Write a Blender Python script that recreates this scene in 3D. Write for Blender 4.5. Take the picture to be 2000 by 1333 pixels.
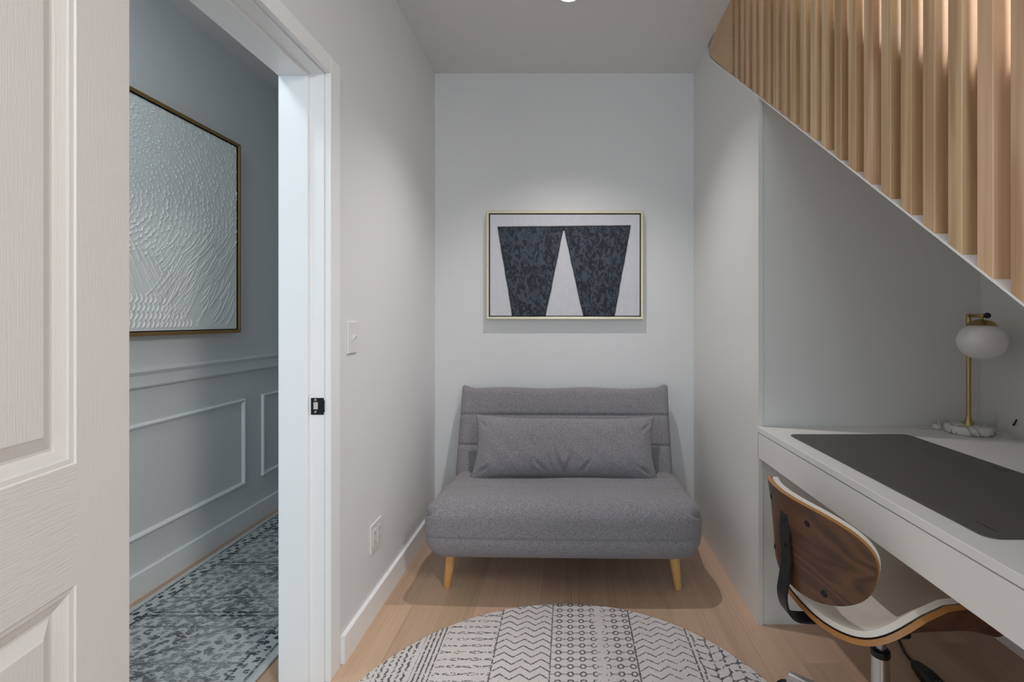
import bpy, bmesh, math, random
import numpy as np
from mathutils import Vector, Matrix
random.seed(7)
PI = math.pi
D = bpy.data
SC = bpy.context.scene
COL = SC.collection
for _o in list(D.objects):
    D.objects.remove(_o)

# ------------------------------------------------------------------ camera, light, exposure
FPX = 950.0
cam = D.cameras.new('camera')
cam.sensor_width = 36.0
cam.lens = FPX / 2000 * 36
cam.shift_x = -110 / 2000
cam.shift_y = -41.5 / 2000
cam.clip_start = 0.02
co = D.objects.new('camera', cam)
COL.objects.link(co)
co.location = (0, 0, 1.21)
co.rotation_euler = (PI / 2, 0, 0)
SC.camera = co

vs = SC.view_settings
vs.view_transform = 'Standard'
vs.look = 'None'
vs.gamma = 1.0
vs.use_curve_mapping = False
vs.exposure = 0.0

w = D.worlds.new('world')
SC.world = w
w.use_nodes = True
w.node_tree.nodes['Background'].inputs[0].default_value = (0.62, 0.74, 0.9, 1)
w.node_tree.nodes['Background'].inputs[1].default_value = 0.3
SC.cycles.max_bounces = 10
SC.cycles.diffuse_bounces = 6
SC.cycles.sample_clamp_indirect = 4


def area(name, loc, aim, sx, sy, power, color, spread=PI):
    l = D.lights.new(name, 'AREA')
    l.shape = 'RECTANGLE'
    l.size, l.size_y = sx, sy
    l.energy = power
    l.color = color
    l.spread = spread
    o = D.objects.new(name, l)
    COL.objects.link(o)
    o.location = loc
    o.rotation_euler = (Vector(aim) - Vector(loc)).to_track_quat('-Z', 'Y').to_euler()
    return o


DAY = (0.78, 0.905, 1.0)
WARM = (1.0, 0.955, 0.955)
# daylight through the window behind the camera, the hall window and the stair window
area('room_window_daylight', (0.3, -1.93, 1.5), (0.3, 2.0, 1.3), 1.7, 1.5, 30, (0.68, 0.86, 1.0))
area('hall_window_daylight', (-1.42, -1.93, 1.35), (-1.42, 2.0, 1.25), 0.8, 1.9, 22, (0.60, 0.82, 1.0))
area('hall_fill_light', (-1.42, 1.2, 2.66), (-1.42, 1.2, 0), 0.3, 0.3, 8.5, (0.88, 0.95, 1.0))  # added fill, no fixture: brightens the hall wall and runner
area('stair_window_daylight', (1.60, -0.55, 2.95), (0.8, 1.2, 2.3), 0.7, 0.9, 100, (1.0, 0.98, 0.94))


def downlight_lamp(x, y, power, size=108, blend=1.0, rad=0.02):
    l = D.lights.new('downlight_beam', 'SPOT')
    l.energy = power
    l.color = WARM
    l.spot_size = math.radians(size)
    l.spot_blend = blend
    l.shadow_soft_size = rad
    o = D.objects.new('downlight_beam', l)
    COL.objects.link(o)
    o.location = (x, y, 2.675)
    return o


downlight_lamp(0.0, 2.17, 64)
downlight_lamp(0.0, 0.05, 12.5, 135)

# ------------------------------------------------------------------ tagging helpers


def link(o, parent=None):
    COL.objects.link(o)
    if parent is not None:
        o.parent = parent
    return o


def tag(o, label, cat=None, group=None, kind=None):
    if label:
        o['label'] = label
    if cat:
        o['category'] = cat
    if group:
        o['group'] = group
    if kind:
        o['kind'] = kind
    return o


def struct(o):
    o['kind'] = 'structure'
    return o


def thing(name, label, cat, loc=(0, 0, 0), rz=0.0, group=None):
    o = D.objects.new(name, None)
    COL.objects.link(o)
    o.location = loc
    o.rotation_euler = (0, 0, rz)
    return tag(o, label, cat, group)


def mesh_obj(name, verts, faces, mats, parent=None, smooth=False, midx=None):
    me = D.meshes.new(name)
    me.from_pydata([tuple(v) for v in verts], [], faces)
    if not isinstance(mats, (list, tuple)):
        mats = [mats]
    for m in mats:
        me.materials.append(m)
    if midx is not None:
        me.polygons.foreach_set('material_index', midx)
    if smooth:
        me.polygons.foreach_set('use_smooth', [True] * len(me.polygons))
    me.validate()
    me.update()
    return link(D.objects.new(name, me), parent)


def from_bm(name, bm, mats, parent=None, smooth=False):
    bmesh.ops.recalc_face_normals(bm, faces=bm.faces)
    me = D.meshes.new(name)
    bm.to_mesh(me)
    bm.free()
    if not isinstance(mats, (list, tuple)):
        mats = [mats]
    for m in mats:
        me.materials.append(m)
    if smooth:
        me.polygons.foreach_set('use_smooth', [True] * len(me.polygons))
    return link(D.objects.new(name, me), parent)


def bm_box(bm, x0, x1, y0, y1, z0, z1, bev=0.0, seg=2):
    r = bmesh.ops.create_cube(bm, size=1)
    vs_ = r['verts']
    for v in vs_:
        v.co = Vector(((x0 + x1) / 2 + v.co.x * (x1 - x0), (y0 + y1) / 2 + v.co.y * (y1 - y0), (z0 + z1) / 2 + v.co.z * (z1 - z0)))
    if bev > 0:
        es = list({e for v in vs_ for e in v.link_edges})
        bmesh.ops.bevel(bm, geom=es, offset=bev, segments=seg, profile=0.5, affect='EDGES')


def box(name, x0, x1, y0, y1, z0, z1, mat, parent=None, bev=0.0, seg=2):
    bm = bmesh.new()
    bm_box(bm, x0, x1, y0, y1, z0, z1, bev, seg)
    return from_bm(name, bm, mat, parent)


def prism(name, pts, axis, a0, a1, mat, parent=None, bev=0.0):
    """pts: polygon; axis 'x': pts are (y,z); 'y': (x,z); 'z': (x,y)"""
    def mk(p, a):
        return {'x': (a, p[0], p[1]), 'y': (p[0], a, p[1]), 'z': (p[0], p[1], a)}[axis]
    bm = bmesh.new()
    lo = [bm.verts.new(mk(p, a0)) for p in pts]
    hi = [bm.verts.new(mk(p, a1)) for p in pts]
    n = len(pts)
    bm.faces.new(lo)
    bm.faces.new(hi[::-1])
    for i in range(n):
        bm.faces.new((lo[i], lo[(i + 1) % n], hi[(i + 1) % n], hi[i]))
    if bev:
        bmesh.ops.bevel(bm, geom=list(bm.edges), offset=bev, segments=2, profile=0.5, affect='EDGES')
    return from_bm(name, bm, mat, parent)


def lathe(name, prof, mat, parent=None, loc=(0, 0, 0), n=32, smooth=True, squash=None):
    bm = bmesh.new()
    rings = []
    for r, z in prof:
        if r < 1e-6:
            rings.append([bm.verts.new((loc[0], loc[1], loc[2] + z))])
        else:
            rings.append([bm.verts.new((loc[0] + r * math.cos(2 * PI * k / n), loc[1] + r * math.sin(2 * PI * k / n), loc[2] + z)) for k in range(n)])
    for a, b in zip(rings, rings[1:]):
        for k in range(n):
            k2 = (k + 1) % n
            if len(a) == 1 and len(b) == 1:
                continue
            if len(a) == 1:
                bm.faces.new((a[0], b[k], b[k2]))
            elif len(b) == 1:
                bm.faces.new((a[k], a[k2], b[0]))
            else:
                bm.faces.new((a[k], a[k2], b[k2], b[k]))
    if len(rings[0]) > 1:
        bm.faces.new(rings[0])
    if len(rings[-1]) > 1:
        bm.faces.new(rings[-1])
    o = from_bm(name, bm, mat, parent, smooth)
    if smooth:
        auto_smooth(o)
    return o


def auto_smooth(o, ang=35):
    me = o.data
    bm = bmesh.new()
    bm.from_mesh(me)
    for e in bm.edges:
        if len(e.link_faces) == 2 and e.calc_face_angle(0) > math.radians(ang):
            e.smooth = False
    bm.to_mesh(me)
    bm.free()


def catmull(pts, sub=8):
    P = [Vector(p) for p in pts]
    P = [P[0] * 2 - P[1]] + P + [P[-1] * 2 - P[-2]]
    out = []
    for i in range(1, len(P) - 2):
        for k in range(sub):
            t = k / sub
            a, b, c, d = P[i - 1], P[i], P[i + 1], P[i + 2]
            out.append(0.5 * ((2 * b) + (c - a) * t + (2 * a - 5 * b + 4 * c - d) * t * t + (3 * b - a - 3 * c + d) * t ** 3))
    out.append(P[-2])
    return out


def tube_mesh(pts, r, n=8, radii=None):
    pts = [Vector(p) for p in pts]
    verts, faces = [], []
    up = Vector((0, 0, 1))
    prev = None
    for i, p in enumerate(pts):
        t = (pts[min(i + 1, len(pts) - 1)] - pts[max(i - 1, 0)]).normalized()
        if prev is None:
            s = t.cross(up)
            if s.length < 1e-3:
                s = t.cross(Vector((1, 0, 0)))
            s.normalize()
        else:
            s = (prev - t * prev.dot(t)).normalized()
        prev = s
        u = t.cross(s)
        rr = radii[i] if radii else r
        for k in range(n):
            a = 2 * PI * k / n
            verts.append(p + (s * math.cos(a) + u * math.sin(a)) * rr)
    for i in range(len(pts) - 1):
        for k in range(n):
            faces.append((i * n + k, i * n + (k + 1) % n, (i + 1) * n + (k + 1) % n, (i + 1) * n + k))
    faces.append(tuple(range(n))[::-1])
    faces.append(tuple((len(pts) - 1) * n + k for k in range(n)))
    return verts, faces


def tube(name, pts, r, mat, parent=None, n=8, sub=6, radii=None):
    pp = catmull(pts, sub) if sub > 1 else pts
    v, f = tube_mesh(pp, r, n, radii)
    return mesh_obj(name, v, f, mat, parent, True)


# ------------------------------------------------------------------ materials
def srgb(c):
    if isinstance(c, str):
        c = c.lstrip('#')
        c = [int(c[i:i + 2], 16) for i in (0, 2, 4)]
    return tuple(((v / 255) / 12.92 if v / 255 <= 0.04045 else ((v / 255 + 0.055) / 1.055) ** 2.4) for v in c) + (1.0,)


class G:
    """tiny helper around one material's node tree"""

    def __init__(self, name, rough=0.5, metal=0.0, color=None, spec=0.5):
        self.m = D.materials.new(name)
        self.m.use_nodes = True
        self.t = self.m.node_tree
        self.b = self.t.nodes['Principled BSDF']
        self.b.inputs['Roughness'].default_value = rough
        self.b.inputs['Metallic'].default_value = metal
        self.b.inputs['Specular IOR Level'].default_value = spec
        if color is not None:
            self.b.inputs['Base Color'].default_value = srgb(color) if isinstance(color, str) else tuple(color) + (1,) * (4 - len(color))

    def node(self, kind, **kw):
        n = self.t.nodes.new(kind)
        for k, v in kw.items():
            setattr(n, k, v)
        return n

    def conn(self, sock, v):
        if isinstance(v, E):
            v = v.s
        if isinstance(v, bpy.types.NodeSocket):
            self.t.links.new(v, sock)
        else:
            sock.default_value = v

    def math(self, op, a, b=None, c=None):
        n = self.node('ShaderNodeMath', operation=op)
        self.conn(n.inputs[0], a)
        if b is not None:
            self.conn(n.inputs[1], b)
        if c is not None:
            self.conn(n.inputs[2], c)
        return E(self, n.outputs[0])

    def coords(self, which='Object'):
        n = self.node('ShaderNodeTexCoord')
        s = self.node('ShaderNodeSeparateXYZ')
        self.t.links.new(n.outputs[which], s.inputs[0])
        return E(self, s.outputs[0]), E(self, s.outputs[1]), E(self, s.outputs[2])

    def vec(self, x, y, z):
        n = self.node('ShaderNodeCombineXYZ')
        for i, v in enumerate((x, y, z)):
            self.conn(n.inputs[i], v)
        return n.outputs[0]

    def noise(self, vec, scale=5, detail=3, rough=0.5, dist=0.0, w=None):
        n = self.node('ShaderNodeTexNoise')
        if vec is not None:
            self.t.links.new(vec, n.inputs['Vector'])
        n.inputs['Scale'].default_value = scale
        n.inputs['Detail'].default_value = detail
        n.inputs['Roughness'].default_value = rough
        n.inputs['Distortion'].default_value = dist
        return E(self, n.outputs[0])

    def smooth(self, x, a, b):
        n = self.node('ShaderNodeMapRange', interpolation_type='SMOOTHSTEP')
        self.conn(n.inputs[0], x)
        n.inputs[1].default_value = a
        n.inputs[2].default_value = b
        return E(self, n.outputs[0])

    def mix(self, f, a, b):
        n = self.node('ShaderNodeMix', data_type='RGBA')
        self.conn(n.inputs[0], f)
        self.conn(n.inputs[6], a)
        self.conn(n.inputs[7], b)
        return n.outputs[2]

    def bump(self, h, strength=0.3, dist=0.002):
        n = self.node('ShaderNodeBump')
        n.inputs['Strength'].default_value = strength
        n.inputs['Distance'].default_value = dist
        self.conn(n.inputs['Height'], h)
        self.t.links.new(n.outputs[0], self.b.inputs['Normal'])

    def color(self, s):
        self.conn(self.b.inputs['Base Color'], s)

    def rnd(self):
        return E(self, self.node('ShaderNodeObjectInfo').outputs['Random'])


class E:
    def __init__(self, g, s):
        self.g, self.s = g, s

    def __add__(self, o): return self.g.math('ADD', self, o)
    __radd__ = __add__
    def __sub__(self, o): return self.g.math('SUBTRACT', self, o)
    def __rsub__(self, o): return self.g.math('SUBTRACT', o, self)
    def __mul__(self, o): return self.g.math('MULTIPLY', self, o)
    __rmul__ = __mul__
    def __truediv__(self, o): return self.g.math('DIVIDE', self, o)
    def __gt__(self, o): return self.g.math('GREATER_THAN', self, o)
    def __lt__(self, o): return self.g.math('LESS_THAN', self, o)
    def abs(self): return self.g.math('ABSOLUTE', self)
    def frac(self): return self.g.math('FRACT', self)
    def floor(self): return self.g.math('FLOOR', self)
    def sin(self): return self.g.math('SINE', self)
    def sqrt(self): return self.g.math('SQRT', self)
    def min(self, o): return self.g.math('MINIMUM', self, o)
    def max(self, o): return self.g.math('MAXIMUM', self, o)
    def ping(self, o): return self.g.math('PINGPONG', self, o)
    def clamp(self):
        r = self.g.math('ADD', self, 0.0)
        r.s.node.use_clamp = True
        return r


def m_paint(name, col, rough=0.6, tex=0.05, scale=350):
    g = G(name, rough, 0, col)
    x, y, z = g.coords()
    n = g.noise(g.vec(x, y, z), scale, 2)
    g.bump(n, tex, 0.001)
    return g.m


M = {}
M['wall'] = m_paint('wall_paint', '#dfdfdf', 0.62)
M['ceiling'] = m_paint('ceiling_paint', '#dcdad8', 0.75)
M['hallwall'] = m_paint('hall_wall_paint', '#dadcdc', 0.6)
M['trim'] = m_paint('trim_paint', '#efefef', 0.38, 0.02)
M['halltrim'] = m_paint('hall_trim_paint', '#e4e6e6', 0.4, 0.02)
M['cabinet'] = m_paint('lacquered_panel', '#dddcd8', 0.35, 0.02)
M['desk'] = m_paint('desk_lacquer', '#e2dfdb', 0.3, 0.015)
M['plastic'] = G('white_plastic', 0.35, 0, '#dedcd8').m
M['black'] = G('black_metal', 0.42, 0.3, '#101214').m
M['blackplastic'] = G('black_plastic', 0.35, 0, '#0c0d0f').m
M['hole'] = G('dark_slot', 0.8, 0, '#15130f').m
M['chrome'] = G('chrome', 0.08, 1.0, '#d8d8d8').m
M['steel'] = G('brushed_steel', 0.35, 1.0, '#b0b0b0').m
M['cord'] = G('white_cord', 0.45, 0, '#cfcdc8').m
g = G('opal_glass', 0.25, 0, '#e3e0da')
g.b.inputs['Subsurface Weight'].default_value = 0.3
g.b.inputs['Subsurface Radius'].default_value = (0.03, 0.03, 0.03)
M['opal'] = g.m
g = G('lamp_glow', 0.5, 0, '#ffffff')
g.b.inputs['Emission Color'].default_value = (1, 0.95, 0.88, 1)
g.b.inputs['Emission Strength'].default_value = 3
M['glow'] = g.m
g = G('window_glass', 0.02, 0, '#ffffff')
g.b.inputs['Transmission Weight'].default_value = 1
M['glass'] = g.m


def m_metal_brushed(name, col, rough):
    g = G(name, rough, 1.0, col)
    x, y, z = g.coords()
    n = g.noise(g.vec(x * 3, y * 3, z * 3), 60, 3)
    g.conn(g.b.inputs['Roughness'], n * 0.15 + (rough - 0.07))
    return g.m


M['brass'] = m_metal_brushed('brushed_brass', '#b09a66', 0.38)
M['goldframe'] = m_metal_brushed('champagne_gold_leaf', '#d6cab0', 0.42)
M['bronze'] = m_metal_brushed('antique_gold_frame', '#c29c6c', 0.5)


def m_wood(name, c1, c2, axis='z', scale=1.0, rough=0.45, vary=0.25, contrast=1.0, rw=0.45, rf=9.0, fw=0.75):
    """grain runs along `axis`"""
    g = G(name, rough, 0)
    x, y, z = g.coords()
    r = g.rnd()
    off = r * 37.0
    ax = {'x': (0.06, 1, 1), 'y': (1, 0.06, 1), 'z': (1, 1, 0.06)}[axis]
    X, Y, Z = x * ax[0] + off, y * ax[1] + off * 0.7, z * ax[2] + off * 1.3
    broad = g.noise(g.vec(X, Y, Z), 9 * scale, 3, 0.5, 0.6)
    rings = ((broad * rf).sin() * 0.5 + 0.5)
    ax2 = {'x': (0.015, 1, 1), 'y': (1, 0.015, 1), 'z': (1, 1, 0.015)}[axis]
    fine = g.noise(g.vec(x * ax2[0] + off, y * ax2[1] + off, z * ax2[2] + off), 170 * scale, 3, 0.6)
    f = (rings * rw + fine * fw - 0.1) * contrast
    f = f.clamp()
    col = g.mix(f, srgb(c1), srgb(c2))
    hv = g.node('ShaderNodeHueSaturation')
    g.t.links.new(col, hv.inputs['Color'])
    g.conn(hv.inputs['Value'], r * vary + (1 - vary / 2))
    g.conn(hv.inputs['Hue'], (g.math('FRACT', r * 7.13)) * 0.016 + 0.492)
    g.color(hv.outputs[0])
    g.conn(g.b.inputs['Roughness'], fine * 0.15 + (rough - 0.07))
    g.bump(fine, 0.12, 0.0006)
    return g.m


M['oak_floor'] = m_wood('oak_floor_plank', '#c9aa90', '#a3826a', 'y', 0.9, 0.42, 0.24, 1.0)
M['ash'] = m_wood('ash_baluster', '#dfbf99', '#b08a64', 'z', 1.1, 0.42, 0.16, 1.1, 0.55, 22.0, 0.65)
M['ash_y'] = m_wood('ash_edge_panel', '#d4b48c', '#b08a60', 'y', 1.6, 0.45, 0.05, 1.0)
M['tread'] = m_wood('oak_tread', '#cdb08c', '#b08a64', 'x', 1.0, 0.4, 0.1)
M['leg'] = m_wood('beech_leg', '#dcab6e', '#c48f54', 'z', 1.0, 0.4, 0.08)
M['walnut'] = m_wood('walnut_veneer', '#643f28', '#2d1a10', 'y', 0.7, 0.34, 0.05, 0.95, 0.55, 52.0, 0.6)
M['ply'] = G('plywood_edge', 0.45, 0, '#a8743c').m


def m_fabric(name, c1, c2, sc=1.0):
    g = G(name, 0.95, 0, spec=0.1)
    x, y, z = g.coords()
    h = g.noise(g.vec(x, y * 5, z * 5), 105 * sc, 3, 0.65)
    v = g.noise(g.vec(x * 5, y * 1.2, z * 1.2), 110 * sc, 2, 0.6)
    f = (h * 2.5 + v * 1.3 - 1.4).clamp()
    g.color(g.mix(f, srgb(c1), srgb(c2)))
    g.bump(h + v, 0.5, 0.0012)
    g.b.inputs['Sheen Weight'].default_value = 0.15
    g.b.inputs['Sheen Roughness'].default_value = 0.6
    return g.m


M['grey'] = m_fabric('heather_grey_fabric', '#69666a', '#9d999d')
g = G('cream_leatherette', 0.45, 0, '#ddd5ca')
x, y, z = g.coords()
g.bump(g.noise(g.vec(x, y, z), 400, 2), 0.15, 0.0006)
M['cream'] = g.m
g = G('black_leather', 0.4, 0, '#17181a')
M['strap'] = g.m

# marble lamp base
g = G('white_marble', 0.25, 0)
x, y, z = g.coords()
n = g.noise(g.vec(x, y, z), 7, 3, 0.5, 1.2)
v = 1.0 - g.smooth((n - 0.5).abs(), 0.0, 0.03)
g.color(g.mix(v * 0.75, srgb('#dad8d4'), srgb('#6d6e70')))
M['marble'] = g.m
# alcove side wall: stone slab with a few faint veins
g = G('veined_stone_panel', 0.3, 0)
x, y, z = g.coords()
n = g.noise(g.vec(x, y, z), 1.7, 3, 0.5, 1.0)
v = 1.0 - g.smooth((n - 0.52).abs(), 0.0, 0.012)
k = g.smooth(g.noise(g.vec(x, y, z), 4.0, 1), 0.55, 0.66)
g.color(g.mix(v * k * 0.6, srgb('#d6d5d1'), srgb('#6c6d6c')))
M['stone'] = g.m
# desk mat
g = G('charcoal_desk_mat', 0.55, 0)
x, y, z = g.coords()
n = g.noise(g.vec(x, y, z), 500, 2)
g.color(g.mix(n, srgb('#494541'), srgb('#57534e')))
g.bump(n, 0.2, 0.0005)
M['mat'] = g.m
M['mat_dark'] = G('dark_felt_print', 0.6, 0, '#23211f').m

# door with embossed grain: vertical on stiles and panels, horizontal on rails
def m_door(name, axis):
    g = G(name, 0.5, 0, '#dedad8')
    x, y, z = g.coords()
    if axis == 'v':
        n = g.noise(g.vec(x * 1.0, y, z * 0.045), 420, 3, 0.6)
        g.bump(n, 0.35, 0.0012)
    else:
        n = g.noise(g.vec(x * 0.07, y, z * 1.0), 330, 3, 0.6, 0.3)
        g.bump(n, 0.6, 0.0018)
    return g.m


M['door_v'] = m_door('door_skin_upright_grain', 'v')
M['door_h'] = m_door('door_skin_level_grain', 'h')

# ------------------------------------------------------------------ dimensions (metres; camera at origin looking along +Y)
XL, XR = -0.80, 0.752          # room side walls
YB = 2.92                      # back wall
ZC = 2.69                      # ceiling
XA = 1.636                     # alcove's right wall
YA = 1.931                     # alcove's back wall
XH0, XH1 = -1.875, -0.955      # hall
YN = -2.0                      # wall behind the camera
YE = 4.6                       # far end of the hall
DY0, DY1, DZ = 0.82, 1.634, 2.045   # doorway opening


def stair_z(y):
    return 1.237 + 0.7664 * (y - 0.8027)


# ------------------------------------------------------------------ floor
fl = struct(box('floor', XH0 - 0.1, XA + 0.1, YN - 0.1, YE + 0.1, -0.12, -0.018, G('subfloor', 0.9, 0, '#4a3a2e').m))
PW = 0.135


def plank(x0, x1, y0, y1):
    gp, c = 0.00015, 0.0005
    x0 += gp; x1 -= gp; y0 += gp; y1 -= gp
    lo, mid, hi = -0.018, -c, 0.0
    cx, cy = (x0 + x1) / 2, (y0 + y1) / 2
    hx, hy = (x1 - x0) / 2, (y1 - y0) / 2
    v = []
    for (ix, iy, zz) in ((hx, hy, lo), (hx, hy, mid), (hx - c, hy - c, hi)):
        v += [(-ix, -iy, zz), (ix, -iy, zz), (ix, iy, zz), (-ix, iy, zz)]
    f = [(8, 9, 10, 11)]
    for b in (0, 4):
        for k in range(4):
            f.append((b + k, b + (k + 1) % 4, b + 4 + (k + 1) % 4, b + 4 + k))
    o = mesh_obj('plank', v, f, M['oak_floor'], fl)
    o.location = (cx, cy, 0)
    return o


xx = XH0
col_i = 0
while xx < XA - 0.01:
    x1 = min(xx + PW, XA)
    # the planks run along the room; the part under the closet below the stair is left out
    yy = YN + random.uniform(-1.1, 0)
    yend = YE if xx < XH1 else (YB if xx < XR else YA)
    if xx + PW < XH1 + 0.03:
        ys = YN
    else:
        ys = YN
    while yy < yend:
        L = random.choice((0.9, 1.2, 1.5, 1.8))
        a, b = max(yy, ys), min(yy + L, yend)
        if b - a > 0.03:
            plank(xx, x1, a, b)
        yy += L
    xx += PW
    col_i += 1

# ------------------------------------------------------------------ walls
T = 0.1
struct(box('wall_back', XH1 + 0.155, XA + T, YB, YB + T, -0.1, ZC + 0.02, M['wall']))
# left wall: solid pieces beside and above the doorway
bm = bmesh.new()
bm_box(bm, XH1, XL, YN, DY0, -0.02, ZC + 0.02)
bm_box(bm, XH1, XL, DY1, YE, -0.02, ZC + 0.02)
bm_box(bm, XH1, XL, DY0, DY1, DZ, ZC + 0.02)
wl = from_bm('wall_left', bm, [M['wall'], M['hallwall']])
for p in wl.data.polygons:
    c = p.center
    if abs(c.x - XH1) < 0.001:
        p.material_index = 1
struct(wl)
struct(box('wall_hall', XH0 - T, XH0, YN, YE, -0.02, ZC + 0.02, M['hallwall']))
struct(box('wall_hall_end', XH0 - T, XH1 + 0.02, YE, YE + T, -0.02, ZC + 0.02, M['hallwall']))
# right wall panel under the stair: a slanted-top board
prism_pts = [(YB, -0.018), (YA - 0.006, -0.018), (YA - 0.006, stair_z(YA - 0.006) - 0.004), (2.60, stair_z(2.60) - 0.004), (2.64, ZC), (YB, ZC)]
struct(prism('wall_right', prism_pts, 'x', XR, XR + 0.018, M['cabinet']))
struct(prism('wall_alcove_back', [(XR + 0.0205, -0.018), (XA, -0.018), (XA, stair_z(YA) - 0.008), (XR + 0.0205, stair_z(YA) - 0.008)], 'y', YA, YA + 0.02, M['cabinet']))
struct(box('wall_alcove_side', XA, XA + T, YN, YA + 0.02, -0.018, 4.7, M['stone']))
# wall behind the camera, with a window opening
bm = bmesh.new()
bm_box(bm, XH1, -0.6, YN - T, YN, -0.02, ZC)
bm_box(bm, 1.2, XA + T, YN - T, YN, -0.02, ZC)
bm_box(bm, -0.6, 1.2, YN - T, YN, -0.02, 0.7)
bm_box(bm, -0.6, 1.2, YN - T, YN, 2.3, ZC)
struct(from_bm('wall_front', bm, M['wall']))
bm = bmesh.new()
bm_box(bm, XH0 - T, -1.86, YN - T, YN, -0.02, ZC)
bm_box(bm, -0.98, XH1, YN - T, YN, -0.02, ZC)
bm_box(bm, -1.86, -0.98, YN - T, YN, -0.02, 0.35)
bm_box(bm, -1.86, -0.98, YN - T, YN, 2.35, ZC)
struct(from_bm('wall_hall_front', bm, M['hallwall']))


def window(n, x0, x1, z0, z1):
    bm = bmesh.new()
    f = 0.05
    bm_box(bm, x0, x0 + f, YN - 0.08, YN - 0.02, z0, z1)
    bm_box(bm, x1 - f, x1, YN - 0.08, YN - 0.02, z0, z1)
    bm_box(bm, x0 + f, x1 - f, YN - 0.08, YN - 0.02, z0, z0 + f)
    bm_box(bm, x0 + f, x1 - f, YN - 0.08, YN - 0.02, z1 - f, z1)
    bm_box(bm, (x0 + x1) / 2 - 0.02, (x0 + x1) / 2 + 0.02, YN - 0.07, YN - 0.03, z0 + f, z1 - f)
    wf = struct(from_bm('window_%d' % n, bm, M['trim']))
    box('pane', x0 + f, x1 - f, YN - 0.054, YN - 0.048, z0 + f, z1 - f, M['glass'], wf)


window(1, -0.6, 1.2, 0.7, 2.3)
window(2, -1.86, -0.98, 0.35, 2.35)

# ceilings
bm = bmesh.new()
bm_box(bm, XH0 - T, XH1 + 0.001, YN - T, YE + T, ZC, ZC + 0.12)
bm_box(bm, XH1 + 0.001, XR - 0.002, YN - T, YB + T, ZC, ZC + 0.12)
bm_box(bm, XR - 0.002, XA + T, 2.64, YB + T, ZC, ZC + 0.12)
bm_box(bm, XR - 0.002, XA + T, YN - T, -1.2, ZC, ZC + 0.12)
struct(from_bm('ceiling', bm, M['ceiling']))
# stairwell shaft above the ceiling line
bm = bmesh.new()
bm_box(bm, XR - 0.05, XA + T, 3.6, 3.7, ZC + 0.12, 4.7)
bm_box(bm, XR - 0.05, XA + T, -1.3, -1.2, ZC + 0.12, 4.7)
bm_box(bm, XR - 0.10, XR - 0.002, -1.2, 3.6, ZC + 0.12, 4.7)
bm_box(bm, XA, XA + T, YA + 0.02, 3.6, 1.5, 4.7)
bm_box(bm, XR - 0.1, XA + T, -1.3, 3.7, 4.7, 4.8)
struct(from_bm('wall_stairwell', bm, M['wall']))

# ------------------------------------------------------------------ trims
def baseboard(name, pts, axis, a0, a1, mat):
    return struct(prism(name, pts, axis, a0, a1, mat))


bprof = lambda x0, x1, h: [(x0, 0.0), (x1, 0.0), (x1, h - 0.002), (x1 - (0.002 if x1 > x0 else -0.002), h), (x0, h)]
BH = 0.098
baseboard('baseboard_left', bprof(XL, XL + 0.015, BH), 'y', DY1 + 0.074, YB, M['trim'])
baseboard('baseboard_left_near', bprof(XL, XL + 0.015, BH), 'y', YN, DY0 - 0.074, M['trim'])
baseboard('baseboard_back', [(YB, 0), (YB - 0.015, 0), (YB - 0.015, BH), (YB, BH)], 'x', XL + 0.015, XR, M['trim'])
baseboard('baseboard_alcove', [(XA, 0.0), (XA - 0.015, 0.0), (XA - 0.015, BH), (XA, BH)], 'y', YN, YA, M['trim'])
baseboard('baseboard_hall', bprof(XH0, XH0 + 0.015, 0.108), 'y', YN, YE, M['halltrim'])

# hall wainscot: chair rail and picture-frame mouldings
cr = struct(prism('trim_1', [(XH0, 0.912), (XH0 + 0.012, 0.912), (XH0 + 0.016, 0.920), (XH0 + 0.016, 0.966), (XH0 + 0.024, 0.976), (XH0 + 0.030, 0.984), (XH0 + 0.030, 0.996), (XH0, 0.996)], 'y', YN, YE, M['halltrim']))
cr['label'] = 'pale blue-grey chair rail along hall wall'


def panel_frame(n, y0, y1, z0, z1):
    wd, dp = 0.024, 0.013
    bm = bmesh.new()
    prof = [(0, 0), (0.003, dp * 0.7), (0.009, dp), (0.015, dp * 0.85), (0.020, dp * 0.4), (wd, 0)]
    loops = []
    for d, h in prof:
        loops.append([bm.verts.new((XH0 + h, y, z)) for (y, z) in ((y0 + d, z0 + d), (y1 - d, z0 + d), (y1 - d, z1 - d), (y0 + d, z1 - d))])
    for a, b in zip(loops, loops[1:]):
        for k in range(4):
            bm.faces.new((a[k], a[(k + 1) % 4], b[(k + 1) % 4], b[k]))
    struct(from_bm('trim_%d' % n, bm, M['halltrim']))


panel_frame(2, 1.78, 2.815, 0.255, 0.755)
panel_frame(3, 2.97, 4.0, 0.255, 0.755)
panel_frame(4, 0.60, 1.63, 0.255, 0.755)

# door frame: jambs with stops, head, casings
bm = bmesh.new()
J = 0.0


def jamb_u(bm, x0, x1, dep):
    """U around the opening: dep = how far it stands into the opening"""
    bm_box(bm, x0, x1, DY1 - dep, DY1, 0, DZ)
    bm_box(bm, x0, x1, DY0, DY0 + dep, 0, DZ)
    bm_box(bm, x0, x1, DY0 + dep, DY1 - dep, DZ - dep, DZ)


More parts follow.
